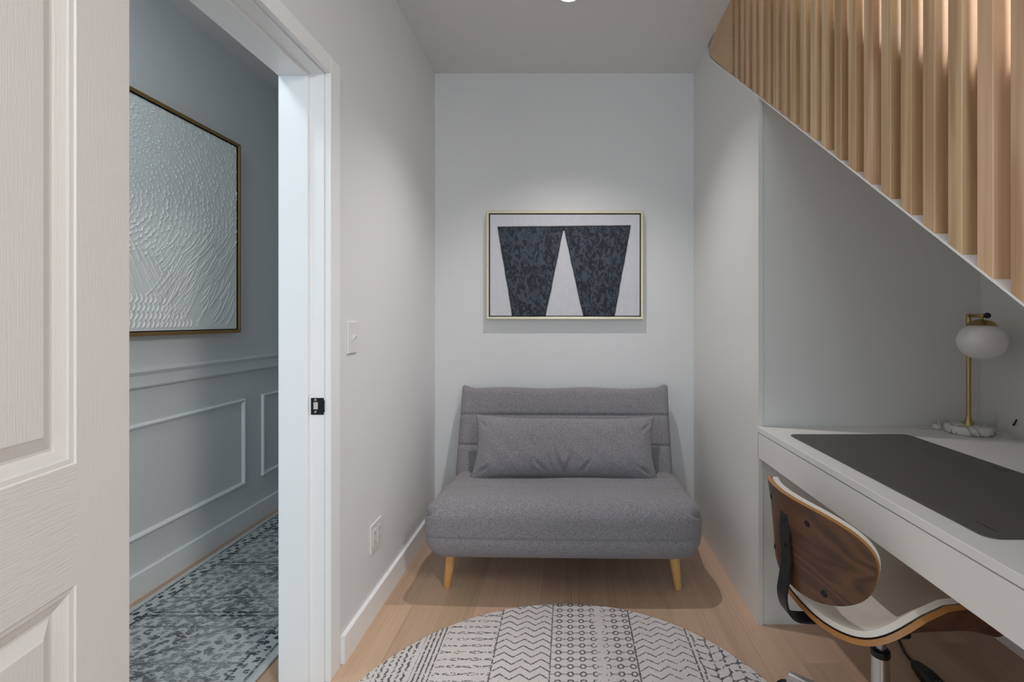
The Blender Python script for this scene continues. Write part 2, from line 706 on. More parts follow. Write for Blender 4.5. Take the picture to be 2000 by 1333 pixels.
jamb_u(bm, XH1 - 0.002, XL - 0.013, 0.016)
jamb = struct(from_bm('trim_5', bm, M['trim']))
jamb.name = 'door_frame'
bm = bmesh.new()
x_stop = XL - 0.060
def jamb_stop(bm):
    d0, d1 = 0.016, 0.029
    x0, x1 = XH1 - 0.002, x_stop
    bm_box(bm, x0, x1, DY1 - d1, DY1 - d0, 0, DZ - d0, 0.001, 1)
    bm_box(bm, x0, x1, DY0 + d0, DY0 + d1, 0, DZ - d0, 0.001, 1)
    bm_box(bm, x0, x1, DY0 + d1, DY1 - d1, DZ - d1, DZ - d0, 0.001, 1)
jamb_stop(bm)
st = from_bm('door_stop', bm, M['trim'], jamb)


def casing(name, xa, xb, mat):
    """flat casing on the wall face, from xa (wall) out to xb"""
    bm = bmesh.new()
    r, wd = 0.005, 0.068
    zt = DZ - 0.016
    bm_box(bm, min(xa, xb), max(xa, xb), DY1 - 0.016 + r, DY1 - 0.016 + r + wd, 0, zt + r + wd - 0.011, 0.0015, 1)
    bm_box(bm, min(xa, xb), max(xa, xb), DY0 + 0.016 - r - wd, DY0 + 0.016 - r, 0, zt + r + wd - 0.011, 0.0015, 1)
    bm_box(bm, min(xa, xb), max(xa, xb), DY0 + 0.016 - r, DY1 - 0.016 + r, zt + r, zt + r + wd - 0.011, 0.0015, 1)
    return from_bm(name, bm, mat, jamb)


casing('casing', XL - 0.0125, XL + 0.007, M['trim'])
casing('casing', XH1, XH1 - 0.013, M['halltrim'])

# strike plate on the far jamb
sp = thing('strike_plate', 'black metal strike plate screwed to the white door jamb', 'strike plate', (XL - 0.0345, DY1 - 0.016, 0.922))
bm = bmesh.new()
pts = [(-0.021, -0.028), (0.012, -0.028), (0.021, -0.022), (0.024, -0.018), (0.024, 0.018), (0.021, 0.022), (0.012, 0.028), (-0.021, 0.028)]
hole = [(-0.013, -0.010), (0.002, -0.010), (0.002, 0.014), (-0.013, 0.014)]
# ring of quads around the latch hole, built as four boxes plus a curved lip
bm_box(bm, -0.021, -0.013, -0.0022, 0.0, -0.028, 0.028, 0.0006, 1)
bm_box(bm, 0.002, 0.022, -0.0022, 0.0, -0.028, 0.028, 0.0006, 1)
bm_box(bm, -0.013, 0.002, -0.0022, 0.0, 0.014, 0.028, 0.0006, 1)
bm_box(bm, -0.013, 0.002, -0.0022, 0.0, -0.028, -0.010, 0.0006, 1)
from_bm('plate', bm, M['black'], sp)
prism('lip', [(0.0195, -0.0022), (0.0195, 0.0), (0.0235, 0.0005), (0.0245, -0.0012)], 'z', -0.02, 0.02, M['black'], sp)
box('latch_hole', -0.0128, 0.0018, -0.0008, 0.0, -0.0098, 0.0138, G('bare_wood_hole', 0.8, 0, '#c9c4bc').m, sp)
for zz in (0.021, -0.019):
    s = lathe('screw', [(0.0, 0.0012), (0.002, 0.0011), (0.0042, 0.0004), (0.0044, 0.0)], M['steel'], sp, n=14)
    s.rotation_euler = (PI / 2, 0, 0)
    s.location = (-0.006, -0.0022, zz)

# ------------------------------------------------------------------ open panel door
HX, HY = XL + 0.040, 0.842
DW, DT, DH = 0.762, 0.035, 2.015
door = struct(D.objects.new('door_1', None))
COL.objects.link(door)
door.location = (HX, HY, 0.008)
# local x runs from hinge to free edge, local y out of the visible face
dvec = Vector((0.168, -1, 0)).normalized()
door.rotation_euler = (0, 0, math.atan2(dvec.y, dvec.x))
# visible face should look towards +X (room): local +y = rotate(x,+90deg)
stile, mull = 0.110, 0.10
rails = [(0.0, 0.20), (0.803, 0.985), (1.72, 1.80), (1.93, DH)]     # bottom, lock, frieze, top
mid = DW / 2


def dbox(name, x0, x1, z0, z1, m):
    return box(name, x0, x1, -DT, 0.0, z0, z1, m, door)


dbox('stile', 0, stile, 0, DH, M['door_v'])
dbox('stile', DW - stile, DW, 0, DH, M['door_v'])
for (a, b) in rails:
    dbox('rail', stile, DW - stile, a, b, M['door_h'])
for (a, b) in ((0.20, 0.803), (0.985, 1.72), (1.80, 1.93)):
    dbox('mullion', mid - mull / 2, mid + mull / 2, a, b, M['door_v'])


def door_panel(x0, x1, z0, z1):
    """raised panel inside a moulded frame; profile from the frame inwards (inset, depth)"""
    prof = [(0.0, 0.0), (0.002, -0.0022), (0.009, -0.0030), (0.012, -0.0050), (0.024, -0.0100), (0.027, -0.0118), (0.031, -0.0118), (0.050, -0.0040), (0.052, -0.0026)]
    for side in (1, -1):
        bm = bmesh.new()
        loops = []
        for d, h in prof:
            yy = h if side == 1 else -DT - h
            loops.append([bm.verts.new((x, yy, z)) for (x, z) in ((x0 + d, z0 + d), (x1 - d, z0 + d), (x1 - d, z1 - d), (x0 + d, z1 - d))])
        for a, b in zip(loops, loops[1:]):
            for k in range(4):
                bm.faces.new((a[k], a[(k + 1) % 4], b[(k + 1) % 4], b[k]))
        bm.faces.new(loops[-1])
        from_bm('raised_panel', bm, M['door_v'], door)


for (a, b) in ((0.20, 0.803), (0.985, 1.72), (1.80, 1.93)):
    for (p, q) in ((stile, mid - mull / 2), (mid + mull / 2, DW - stile)):
        door_panel(p, q, a, b)
for hz in (0.25, 1.02, 1.80):
    hg = lathe('hinge', [(0.005, 0.0), (0.006, 0.002), (0.006, 0.088), (0.005, 0.09)], M['black'], door, (-0.006, -0.018, hz), n=12)
# lever on both faces near the free edge
for s in (1, -1):
    y0 = 0.0 if s == 1 else -DT
    r = lathe('handle_rose', [(0.0, 0.0), (0.026, 0.0), (0.026, 0.007), (0.012, 0.009), (0.012, 0.035), (0.0, 0.036)], M['black'], door, n=24)
    r.rotation_euler = (-PI / 2 * s, 0, 0)
    r.location = (DW - 0.06, y0, 0.92)
    box('lever', DW - 0.17, DW - 0.05, y0 + s * 0.030 - 0.005, y0 + s * 0.030 + 0.005, 0.911, 0.929, M['black'], door, 0.003)

# ------------------------------------------------------------------ staircase with slatted screen
stc = thing('staircase', 'staircase behind a screen of pale ash slats standing on a white sloped stringer', 'staircase', (0.0, 0.0, 0.0))
Y0s, Y1s = 0.20, 2.60
sl = 0.7664
# white sloped stringer cap
prism('stringer', [(Y0s, stair_z(Y0s) - 0.005), (Y1s + 0.01, stair_z(Y1s + 0.01) - 0.005), (Y1s + 0.01, stair_z(Y1s + 0.01)), (Y0s, stair_z(Y0s))], 'x', XR - 0.001, XR + 0.043, M['trim'], stc)
# stair body (soffit to tread line) right of the slats
prism('stair_body', [(0.16, stair_z(0.16) - 0.004), (2.63, stair_z(2.63) - 0.004), (2.63, stair_z(2.63) + 0.12), (0.16, stair_z(0.16) + 0.12)], 'x', XR + 0.044, XA - 0.001, M['trim'], stc)
rise, run = 0.1916, 0.25
k = 0
yy = 0.25
while yy < 2.4:
    zt = stair_z(yy) + 0.10 + rise
    box('tread', XR + 0.046, XA - 0.002, yy - 0.025, yy + run, zt - 0.03, zt, M['tread'], stc, 0.004)
    box('riser', XR + 0.047, XA - 0.003, yy, yy + 0.015, zt - rise - 0.06, zt - 0.0305, M['trim'], stc)
    yy += run
    k += 1
prism('inner_stringer', [(0.30, stair_z(0.30) + 0.0), (2.63, stair_z(2.63) + 0.0), (2.63, stair_z(2.63) + 0.42), (0.30, stair_z(0.30) + 0.42)], 'x', XR + 0.0442, XR + 0.0455, M['trim'], stc)
# slats
FS, FT, FD = 0.0686, 0.0345, 0.034
slat_y1 = [0.8957 + FS * i for i in range(20)]     # far edges
for y1 in slat_y1:
    y0 = y1 - FT
    top = 3.45 if y1 > 1.6 else 3.2
    yc = (y0 + y1) / 2
    v = []
    c = 0.0015
    base = Vector((XR, y0, 0))
    cs = [(c, 0), (FD - c, 0), (FD, c), (FD, FT - c), (FD - c, FT), (c, FT), (0, FT - c), (0, c)]
    for (a, b) in cs:
        v.append((a, b, stair_z(y0 + b) - stair_z(yc)))
    zt = top - stair_z(yc)
    for (a, b) in cs:
        v.append((a, b, zt))
    f = [tuple(range(8))[::-1], tuple(range(8, 16))] + [(i, (i + 1) % 8, 8 + (i + 1) % 8, 8 + i) for i in range(8)]
    o = mesh_obj('slat', v, f, M['ash'], stc)
    o.location = (XR, y0, stair_z(yc))
# broad newel board at the near end and the wood-clad landing edge at the far end
prism('newel', [(0.45, stair_z(0.45)), (0.827, stair_z(0.827)), (0.827, 3.2), (0.45, 3.2)], 'x', XR - 0.0005, XR + 0.042, M['ash'], stc, 0.0012)
yt = 2.575
pe = [(2.246, stair_z(2.246) + 0.002), (2.50, stair_z(2.50) + 0.010), (2.550, stair_z(2.550) + 0.012), (2.575, 2.632), (2.578, 2.65), (2.565, 2.672), (2.45, 2.688), (2.246, 2.688)]
prism('landing_edge_panel', pe, 'x', XR - 0.0015, XR + 0.020, M['ash_y'], stc)
# white skirt filling behind the panel end
prism('skirt_panel', [(2.24, stair_z(2.24) - 0.01), (2.64, stair_z(2.64) - 0.01), (2.64, 2.689), (2.24, 2.689)], 'x', XR + 0.021, XR + 0.040, M['trim'], stc)

# ------------------------------------------------------------------ recessed downlights
for i, (x, y) in enumerate(((0.0, 2.203), (0.0, 0.05))):
    lab = 'round recessed ceiling downlight above the grey sofa' if i == 0 else 'round recessed ceiling downlight nearer the doorway'
    t = thing('recessed_downlight', lab, 'downlight', (x, y, ZC), 0, 'recessed ceiling downlights')
    lathe('trim_ring', [(0.050, -0.001), (0.052, -0.006), (0.066, -0.004), (0.070, 0.0), (0.050, 0.0)], M['plastic'], t)
    lathe('diffuser', [(0.0, -0.0035), (0.049, -0.0035), (0.0505, -0.0005), (0.0, -0.0004)], M['glow'], t)

# ------------------------------------------------------------------ desk
desk = thing('built_in_desk', 'white built-in desk fitted in the alcove under the staircase', 'desk', (XR, 1.2, 0))
DKY0, DKY1 = 0.34, YA - 0.002
dx, dy = -XR, -1.2


def dk(name, x0, x1, y0, y1, z0, z1, m, bev=0.0):
    return box(name, x0 + dx, x1 + dx, y0 + dy, y1 + dy, z0, z1, m, desk, bev)


dk('desktop', XR - 0.002, XA - 0.002, DKY0, DKY1, 0.765, 0.787, M['desk'], 0.0015)
dk('front_panel', XR, XR + 0.018, DKY0, DKY1, 0.664, 0.762, M['desk'], 0.001)
dk('under_panel', XR + 0.019, XA - 0.017, DKY0 + 0.019, DKY1, 0.672, 0.69, M['desk'])
dk('core', XR + 0.030, XA - 0.017, DKY0 + 0.019, DKY1, 0.69, 0.764, M['desk'])
dk('side_panel', XR + 0.001, XA - 0.017, DKY0, DKY0 + 0.018, 0.0, 0.763, M['desk'], 0.001)

# desk mat
def rounded_rect(x0, x1, y0, y1, r, n=6):
    pts = []
    for cx, cy, a0 in ((x1 - r, y0 + r, -90), (x1 - r, y1 - r, 0), (x0 + r, y1 - r, 90), (x0 + r, y0 + r, 180)):
        for k in range(n + 1):
            a = math.radians(a0 + 90 * k / n)
            pts.append((cx + r * math.cos(a), cy + r * math.sin(a)))
    return pts


matt = thing('desk_mat', 'large charcoal desk mat with rounded corners on the white desk', 'desk mat', (1.025, 1.36, 0.787))
prism('mat_sheet', rounded_rect(-0.217, 0.217, -0.425, 0.425, 0.025), 'z', 0.0, 0.003, M['mat'], matt)
box('woven_tag', 0.183, 0.190, -0.018, 0.032, 0.003, 0.0034, M['mat_dark'], matt)
for i in range(7):
    box('embossed_mark', -0.178, -0.174, -0.397 + i * 0.007, -0.3922 + i * 0.007, 0.003, 0.0032, M['mat_dark'], matt)

# ------------------------------------------------------------------ lamp
LX, LY = 1.494, 1.815
lamp = thing('table_lamp', 'brass table lamp with opal globe shade on a round marble base', 'lamp', (LX, LY, 0.787))
lathe('base', [(0.0, 0.0), (0.067, 0.0), (0.072, 0.003), (0.074, 0.010), (0.074, 0.024), (0.071, 0.029), (0.066, 0.031), (0.0, 0.031)], M['marble'], lamp, n=48)
lathe('pole', [(0.015, 0.031), (0.013, 0.040), (0.0085, 0.060), (0.0075, 0.075), (0.0075, 0.440), (0.0065, 0.446), (0.0, 0.446)], M['brass'], lamp, n=20)
gx, gy, gz = -0.016, -0.076, 0.352
hd = Vector((gx, gy, 0)).normalized()
hx_, hy_ = hd.x * 0.100, hd.y * 0.100
tube('arm', [(0, 0, 0.438), (hx_, hy_, 0.438)], 0.0062, M['brass'], lamp, 12, 1)
s = lathe('knob', [(0.0, 0.0), (0.008, 0.001), (0.0105, 0.006), (0.0105, 0.012), (0.008, 0.016), (0.0, 0.0175)], M['blackplastic'], lamp, n=18)
s.rotation_euler = Vector((hd.x, hd.y, 0)).to_track_quat('Z', 'Y').to_euler()
s.location = (hx_, hy_, 0.438)
tube('stem', [(gx, gy, 0.438), (gx, gy, 0.418)], 0.005, M['brass'], lamp, 10, 1)
# dome cap
lathe('cap', [(0.0, 0.0195), (0.010, 0.019), (0.024, 0.015), (0.036, 0.008), (0.044, 0.0), (0.042, -0.001), (0.0, 0.002)], M['brass'], lamp, (gx, gy, 0.405), n=40)
prof = []
for i in range(0, 33):
    a = -PI / 2 + PI * i / 32
    prof.append((0.074 * abs(math.cos(a)) ** 0.95, 0.066 * math.sin(a)))
prof[0] = (0.0, -0.066)
prof[-1] = (0.0, 0.066)
lathe('shade', prof, M['opal'], lamp, (gx, gy, gz - 0.006), n=48)
# white flex coiled round the base, with the in-line switch
zc = 0.004
flex = [(0.03, 0.072, zc), (0.005, 0.082, 0.020), (-0.025, 0.086, 0.032), (-0.05, 0.082, 0.028), (-0.058, 0.062, 0.012), (-0.062, 0.055, 0.009)]
tube('flex', flex, 0.0022, M['cord'], lamp, 8)
flex3 = [(-0.074, 0.068, 0.009), (-0.09, 0.075, zc), (-0.115, 0.07, zc), (-0.13, 0.085, zc), (-0.12, 0.10, zc)]
tube('flex', flex3, 0.0022, M['cord'], lamp, 8)
flex2 = [(0.03, 0.072, zc), (0.06, 0.035, 0.024), (0.085, -0.02, 0.014), (0.098, -0.085, zc), (0.088, -0.10, zc), (0.072, -0.085, zc), (0.066, -0.05, zc), (0.078, -0.02, zc)]
tube('flex', flex2, 0.0022, M['cord'], lamp, 8)
box('inline_switch', -0.080, -0.062, 0.050, 0.076, 0.001, 0.018, M['plastic'], lamp, 0.004)

# tiny cable clip on the alcove's side wall
cl = thing('cable_hook', 'tiny dark hook stuck to the alcove side wall behind the lamp cord', 'hook', (XA, 1.772, 0.835))
box('backplate', -0.002, 0.0, -0.007, 0.007, -0.012, 0.014, M['plastic'], cl, 0.0008)
tube('hook', [(-0.002, 0, 0.012), (-0.006, 0.001, 0.004), (-0.009, 0.002, -0.006), (-0.012, 0.002, -0.010), (-0.014, 0.002, -0.004)], 0.0025, M['black'], cl, 8)

# ------------------------------------------------------------------ switch and outlet on the left wall
sw = thing('light_switch', 'white toggle light switch on wall beside the doorway', 'light switch', (XL, 1.795, 1.145))
box('plate', 0.0, 0.006, -0.038, 0.038, -0.058, 0.058, M['plastic'], sw, 0.002)
prism('toggle', [(0.006, -0.008), (0.010, -0.007), (0.018, 0.006), (0.015, 0.009), (0.006, 0.008)], 'y', -0.004, 0.004, M['plastic'], sw)
for zz in (0.030, -0.030):
    s = lathe('screw', [(0.0, 0.0012), (0.002, 0.001), (0.003, 0.0)], M['plastic'], sw, n=10)
    s.rotation_euler = (0, PI / 2, 0)
    s.location = (0.006, 0, zz)
ol = thing('power_outlet', 'white double-gang outlet low on the left wall above the baseboard', 'outlet', (XL, 2.015, 0.318))
box('plate', 0.0, 0.006, -0.056, 0.056, -0.058, 0.058, M['plastic'], ol, 0.002)
for yy in (-0.023, 0.023):
    r = box('receptacle', 0.006, 0.0085, yy - 0.0165, yy + 0.0165, -0.034, 0.034, M['plastic'], ol, 0.0012)
    for zz in (-0.018, 0.018):
        for q in (-0.006, 0.006):
            box('socket_slot', 0.0083, 0.0088, yy + q - 0.001, yy + q + 0.001, zz - 0.004, zz + 0.004, M['hole'], r)

# ------------------------------------------------------------------ framed paintings
def frame_ring(name, w, h, t, d, mat, parent, axis):
    """rectangular frame ring, outer size w x h, bar width t, depth d; axis 'y' faces -Y, axis 'x' faces +X"""
    bm = bmesh.new()
    prof = [(0, 0), (0, d - 0.002), (0.002, d), (t - 0.003, d), (t, d - 0.003), (t, 0)]
    loops = []
    for i_, z_ in prof:
        x_, y_ = w / 2 - i_, h / 2 - i_
        lp = []
        for (a, b) in ((-x_, -y_), (x_, -y_), (x_, y_), (-x_, y_)):
            lp.append(bm.verts.new((a, -z_, b) if axis == 'y' else (z_, a, b)))
        loops.append(lp)
    n = len(prof)
    for i in range(n):
        a, b = loops[i], loops[(i + 1) % n]
        for k in range(4):
            fc = bm.faces.new((a[k], a[(k + 1) % 4], b[(k + 1) % 4], b[k]))
            fc.material_index = 1 if i == 4 else 0
    return from_bm(name, bm, [mat, M['hole']], parent)


# geometric painting on the back wall
PWD, PHT = 0.93, 0.643
pt = thing('abstract_painting', 'gold-framed abstract painting of two dark blocks on white above the sofa', 'painting', (-0.0205, YB, 1.534))
frame_ring('frame', PWD, PHT, 0.016, 0.042, M['goldframe'], pt, 'y')
box('frame_backing', -PWD / 2 + 0.004, PWD / 2 - 0.004, -0.008, -0.001, -PHT / 2 + 0.004, PHT / 2 - 0.004, M['hole'], pt)
g = G('painted_canvas', 0.75, 0)
x, y, z = g.coords()
CW, CH = PWD - 0.042, PHT - 0.042
wob = (g.noise(g.vec(x, y, z), 14, 3) - 0.5) * 0.010
u = x / CW + 0.5 + wob
v = z / CH + 0.5 + wob * 0.8
# picture space of the painting: px 0..1382, py 0..935 from top
px = u * 1382.0
py = (1.0 - v) * 935.0


def side(x0, y0, x1, y1):
    # distance right of the line through (x0,y0)-(x1,y1), measured along x
    return px - ((py - y0) * ((x1 - x0) / (y1 - y0)) + x0)


def soft(e, wdt=5.0):
    return ((e / wdt) * 0.5 + 0.5).clamp()


left_l = soft(side(67, 110, 202, 935))
right_l = soft(side(672, 165, 517, 935) * -1.0)
left_r = soft(side(672, 165, 712, 250).max(side(672, 165, 712, 250)).min(9e3) * 1.0)
# inner edge of the right block is bent: steep first, then straight
r_in = side(672, 165, 710, 250).max(-9e3)
r_edge = soft((side(705, 245, 857, 935)).min(side(672, 165, 710, 250).max(side(705, 245, 857, 935))))
right_r = soft(side(1302, 97, 1152, 935) * -1.0)
top = soft(py - (px * -0.010 + 111.0))
apex = soft(py - 150.0) 
in_left = left_l * (1.0 - apex * (1.0 - right_l))
in_right = right_r
tri = apex * (1.0 - right_l) * (1.0 - r_edge)      # white triangle between the blocks
dark = top * left_l * right_r * (1.0 - tri)
n1 = g.noise(g.vec(x * 1.0, y, z * 0.62), 34, 5, 0.62, 1.4)
n2 = g.noise(g.vec(x * 1.4, y, z), 70, 4, 0.6, 1.0)
mot = g.smooth(n1 * 0.75 + n2 * 0.25, 0.47, 0.54)
cols = g.mix(mot, srgb('#1b1f28'), srgb('#3f4a55'))
n3 = g.noise(g.vec(x, y, z), 22, 3)
cols = g.mix(g.smooth(n3, 0.5, 0.65) * 0.35, cols, srgb('#34333f'))
nb = g.noise(g.vec(x * 1, y, z * 0.4), 60, 4, 0.6)
white = g.mix(nb, srgb('#d6d6da'), srgb('#c2c3c8'))
nearedge = 1.0 - g.smooth(left_l * right_r * top * (1.0 - tri), 0.0, 1.0)
# dark outline along the block edges
ed = (side(67, 110, 202, 935).abs()).min(side(672, 165, 517, 935).abs()).min(side(705, 245, 857, 935).abs()).min(side(1302, 97, 1152, 935).abs()).min((py - (px * -0.010 + 111.0)).abs())
line = 1.0 - g.smooth(ed, 7.0, 15.0)
dcol = g.mix(line, cols, srgb('#14171f'))
g.color(g.mix(dark, white, dcol))
g.bump(n2 * 0.6 + nb, 0.35, 0.0015)
M['canvas1'] = g.m
box('canvas', -CW / 2, CW / 2, -0.036, -0.010, -CH / 2, CH / 2, M['canvas1'], pt, 0.001, 1)

# relief painting in the hall; real raised strokes as a height field
AW, AH = 1.06, 1.05
art = thing('relief_painting', 'large white textured relief painting in thin bronze frame on hall wall', 'painting', (XH0, 2.72 - AW / 2, 1.664))
frame_ring('frame', AW, AH, 0.017, 0.045, M['bronze'], art, 'x')
box('frame_backing', 0.001, 0.008, -AW / 2 + 0.004, AW / 2 - 0.004, -AH / 2 + 0.004, AH / 2 - 0.004, M['hole'], art)
cw, ch = AW - 0.044, AH - 0.044
NX = NY = 430
H = np.zeros((NY, NX))
rs = np.random.RandomState(5)
yy_, xx_ = np.mgrid[0:NY, 0:NX]


def stamp(cx, cy, pts, amp, wd):
    """raise the field along a polyline (metres on the canvas)"""
    pts = np.array(pts)
    P = np.stack([(pts[:, 0] + cx) / cw * NX, (pts[:, 1] + cy) / ch * NY], 1)
    w_ = wd / cw * NX
    x0, y0 = np.floor(P.min(0) - 3 * w_).astype(int)
    x1, y1 = np.ceil(P.max(0) + 3 * w_).astype(int)
    x0, y0, x1, y1 = max(x0, 0), max(y0, 0), min(x1, NX), min(y1, NY)
    if x1 <= x0 or y1 <= y0:
        return
    gx_, gy_ = xx_[y0:y1, x0:x1], yy_[y0:y1, x0:x1]
    best = np.full(gx_.shape, 1e9)
    for a, b in zip(P, P[1:]):
        d = b - a
        L2 = max((d ** 2).sum(), 1e-9)
        t = np.clip(((gx_ - a[0]) * d[0] + (gy_ - a[1]) * d[1]) / L2, 0, 1)
        best = np.minimum(best, (gx_ - a[0] - t * d[0]) ** 2 + (gy_ - a[1] - t * d[1]) ** 2)
    H[y0:y1, x0:x1] = np.maximum(H[y0:y1, x0:x1], amp * np.exp(-best / (w_ * w_)))


# fish-scale scallops sweeping round a centre in the upper part
c0 = (0.28, 0.56)          # canvas metres: x grows along +Y (away), y up
for ring in range(2, 38):
    R = ring * 0.0225
    nsc = max(8, int(2 * PI * R / 0.027))
    for q in range(nsc):
        a = 2 * PI * (q + 0.5 * (ring % 2)) / nsc + rs.uniform(-.03, .03)
        R = ring * 0.0225 + rs.uniform(-.006, .006)
        cx, cy = c0[0] + R * math.cos(a) * 1.15, c0[1] + R * math.sin(a)
        # scallops stay above a curved boundary
        if cy < 0.34 + 0.25 * (cx / cw - 0.35) ** 2 + (0.05 if cx > 0.6 else 0):
            continue
        rr_ = 0.0135 * rs.uniform(0.85, 1.15)
        arc = [(rr_ * math.cos(a + t), rr_ * math.sin(a + t)) for t in np.linspace(-1.0, 1.0, 6)]
        stamp(cx, cy, arc, rs.uniform(0.3, 1.0), 0.0021)
# long combed strokes fanning in the lower half
for q in range(150):
    t = rs.uniform(0, 1)
    xs0 = rs.uniform(0.52, 1.0)
    ys0 = rs.uniform(0.02, 0.40)
    L = rs.uniform(0.08, 0.20)
    a = 0.55 + 0.5 * (0.4 - ys0)
    stamp(xs0 - L * 0.5, ys0, [(L * s_ * math.cos(a + 0.25 * s_), L * s_ * math.sin(a + 0.25 * s_)) for s_ in np.linspace(0, 1, 5)], rs.uniform(0.4, 0.9), 0.0018)
for q in range(70):
    xs0 = rs.uniform(0.02, 0.60)
    ys0 = rs.uniform(0.12, 0.34)
    L = rs.uniform(0.08, 0.17)
    a = -1.05 + rs.uniform(-.08, .08)
    stamp(xs0, ys0 + 0.06, [(L * s_ * math.cos(a), L * s_ * math.sin(a) * (1 + .2 * s_)) for s_ in np.linspace(-.5, .5, 4)], rs.uniform(0.4, 0.9), 0.0018)
# rows of curls along the bottom
for r_ in range(4):
    for q in range(30):
        cx, cy = 0.01 + q * 0.024 + 0.012 * (r_ % 2), 0.030 + r_ * 0.036
        if cx > 0.70 - r_ * 0.05:
            continue
        arc = [(0.012 * math.cos(t) + 0.004 * t, 0.018 * math.sin(t)) for t in np.linspace(-0.9, 1.5, 6)]
        stamp(cx, cy, arc, 1.0, 0.0026)
Hm = H * 0.0036
uu = np.linspace(-cw / 2, cw / 2, NX)
vv = np.linspace(-ch / 2, ch / 2, NY)
GX, GZ = np.meshgrid(uu, vv)
V = np.stack([0.034 + Hm, GX, GZ], -1).reshape(-1, 3)
idx = np.arange(NX * NY).reshape(NY, NX)
F = np.stack([idx[:-1, :-1], idx[:-1, 1:], idx[1:, 1:], idx[1:, :-1]], -1).reshape(-1, 4)
me = D.meshes.new('canvas')
me.vertices.add(len(V))
me.vertices.foreach_set('co', V.astype(np.float32).ravel())
me.loops.add(F.size)
me.loops.foreach_set('vertex_index', F.ravel().astype(np.int32))
me.polygons.add(len(F))
me.polygons.foreach_set('loop_start', np.arange(0, F.size, 4, dtype=np.int32))
me.update(calc_edges=True)
me.polygons.foreach_set('use_smooth', [True] * len(F))
me.materials.append(m_paint('plaster_relief', '#eceeec', 0.55, 0.1, 200))
link(D.objects.new('canvas', me), art)
box('canvas_edge', 0.009, 0.0338, -cw / 2, cw / 2, -ch / 2, ch / 2, M['hallwall'], art)

# ------------------------------------------------------------------ rugs
# round rug
RR = 0.742
rcx, rcy = -0.018, 2.058 - RR
rug = tag(lathe('round_rug', [(0.0, 0.0005), (RR, 0.0005), (RR + 0.002, 0.004), (RR - 0.001, 0.0085), (RR - 0.008, 0.009), (0.0, 0.009)], M['trim'], None, (0, 0, 0), n=128),
          'round cream rug with broken charcoal chevron and ring stripes in front of the sofa', 'rug')
rug.location = (rcx, rcy, 0)
g = G('printed_rug_pile', 0.95, 0, spec=0.05)
x, y, z = g.coords()
jx = (g.noise(g.vec(x, y, z), 130, 2) - 0.5) * 0.007
jy = (g.noise(g.vec(y, x, z), 130, 2) - 0.5) * 0.007
X = x + rcx + jx
Yw = y + rcy + jy
Xs = X
RP = 0.0362                                   # row pitch


def band(a, b):
    return (Xs > a) * (Xs < b)


def ln(e, wd):
    return 1.0 - g.smooth(e.abs(), wd * 0.6, wd * 1.3)


wear = g.noise(g.vec(X, Yw, z), 9, 2)
dots = g.noise(g.vec(X, Yw, z), 95, 2)
# chevrons
def chev(x0, per, amp, wd, pitch=RP):
    tri_ = (((X - x0) / per).frac() - 0.5).abs() * (2 * amp)
    t = ((Yw + tri_) / pitch).frac() - 0.5
    return ln(t, wd / pitch)
A = chev(-0.267, 0.0683, 0.026, 0.0032) * band(-0.264, -0.066)
A = A * g.smooth(dots + wear * 0.4, 0.50, 0.56)
Cc = chev(0.245, 0.067, 0.024, 0.0028) * band(0.248, 0.445) * g.smooth(dots + wear * 0.5, 0.62, 0.68)
# rings on a line
cxr = ((X + 0.0615 - 0.004) / 0.0435).frac() - 0.5
cyr = (Yw / RP).frac() - 0.5
rad = ((cxr * 0.0435) * (cxr * 0.0435) + (cyr * RP) * (cyr * RP)).sqrt()
ring_ = ln(rad - 0.0095, 0.0028)
lin = ln(cyr * RP, 0.0020) * (rad > 0.0095)
fade = ((X - 0.120).abs() / 0.09).clamp()
B = ring_.max(lin * 0.9) * band(-0.060, 0.240) * g.smooth(dots * 0.8 + wear * 0.2 + fade * 0.5, 0.55, 0.64)
# faint dotted rows with lozenges
dz = (((X + 0.465) / 0.066).frac() - 0.5).abs() * 2.0
loz = ln((((Yw / RP).frac() - 0.5).abs() * RP) - (dz * 0.006 + 0.0), 0.0022)
Eb = loz * band(-0.462, -0.270) * g.smooth(dots + wear * 0.35, 0.60, 0.66)
# dense upright stripes
Fs = ln((((X / 0.0165).frac()) - 0.5) * 0.0165, 0.0034) * band(-0.535, -0.468)
Fs = Fs * g.smooth(dots, 0.36, 0.45)
wv = (Yw * 260.0).sin() * 0.0022
F2 = ln(((((X + wv) / 0.021).frac()) - 0.5) * 0.021, 0.0045) * band(-0.66, -0.548) * g.smooth(dots, 0.42, 0.5)
# scroll / diamond band at the right
dd = ((X * 74.0).sin() * (Yw * 82.0 + (X * 40.0).sin() * 1.4).sin())
Gg = ln(dd - 0.12, 0.24) * (Xs > 0.462) * g.smooth(dots + wear * 0.3, 0.60, 0.66)
F3 = ln(dd - 0.12, 0.18) * (Xs < -0.665) * g.smooth(dots, 0.44, 0.52)
L_ = ln(X + 0.267, 0.0028).max(ln(X + 0.0635, 0.0024)).max(ln(X - 0.243, 0.0034)).max(ln(X - 0.450, 0.0032))
pat = A.max(B).max(Cc).max(Eb).max(Fs).max(F2).max(Gg).max(F3).max(L_ * g.smooth(dots, 0.34, 0.42))
base = g.mix(wear, srgb('#cbc3bf'), srgb('#d8d2ce'))
base = g.mix(g.smooth(g.noise(g.vec(x, y, z), 260, 2), 0.3, 0.8) * 0.3, base, srgb('#a49c94'))
g.color(g.mix(pat * 0.9, base, srgb('#48494e')))
g.bump(g.noise(g.vec(x, y, z), 330, 2), 0.6, 0.002)
rug.data.materials[0] = g.m

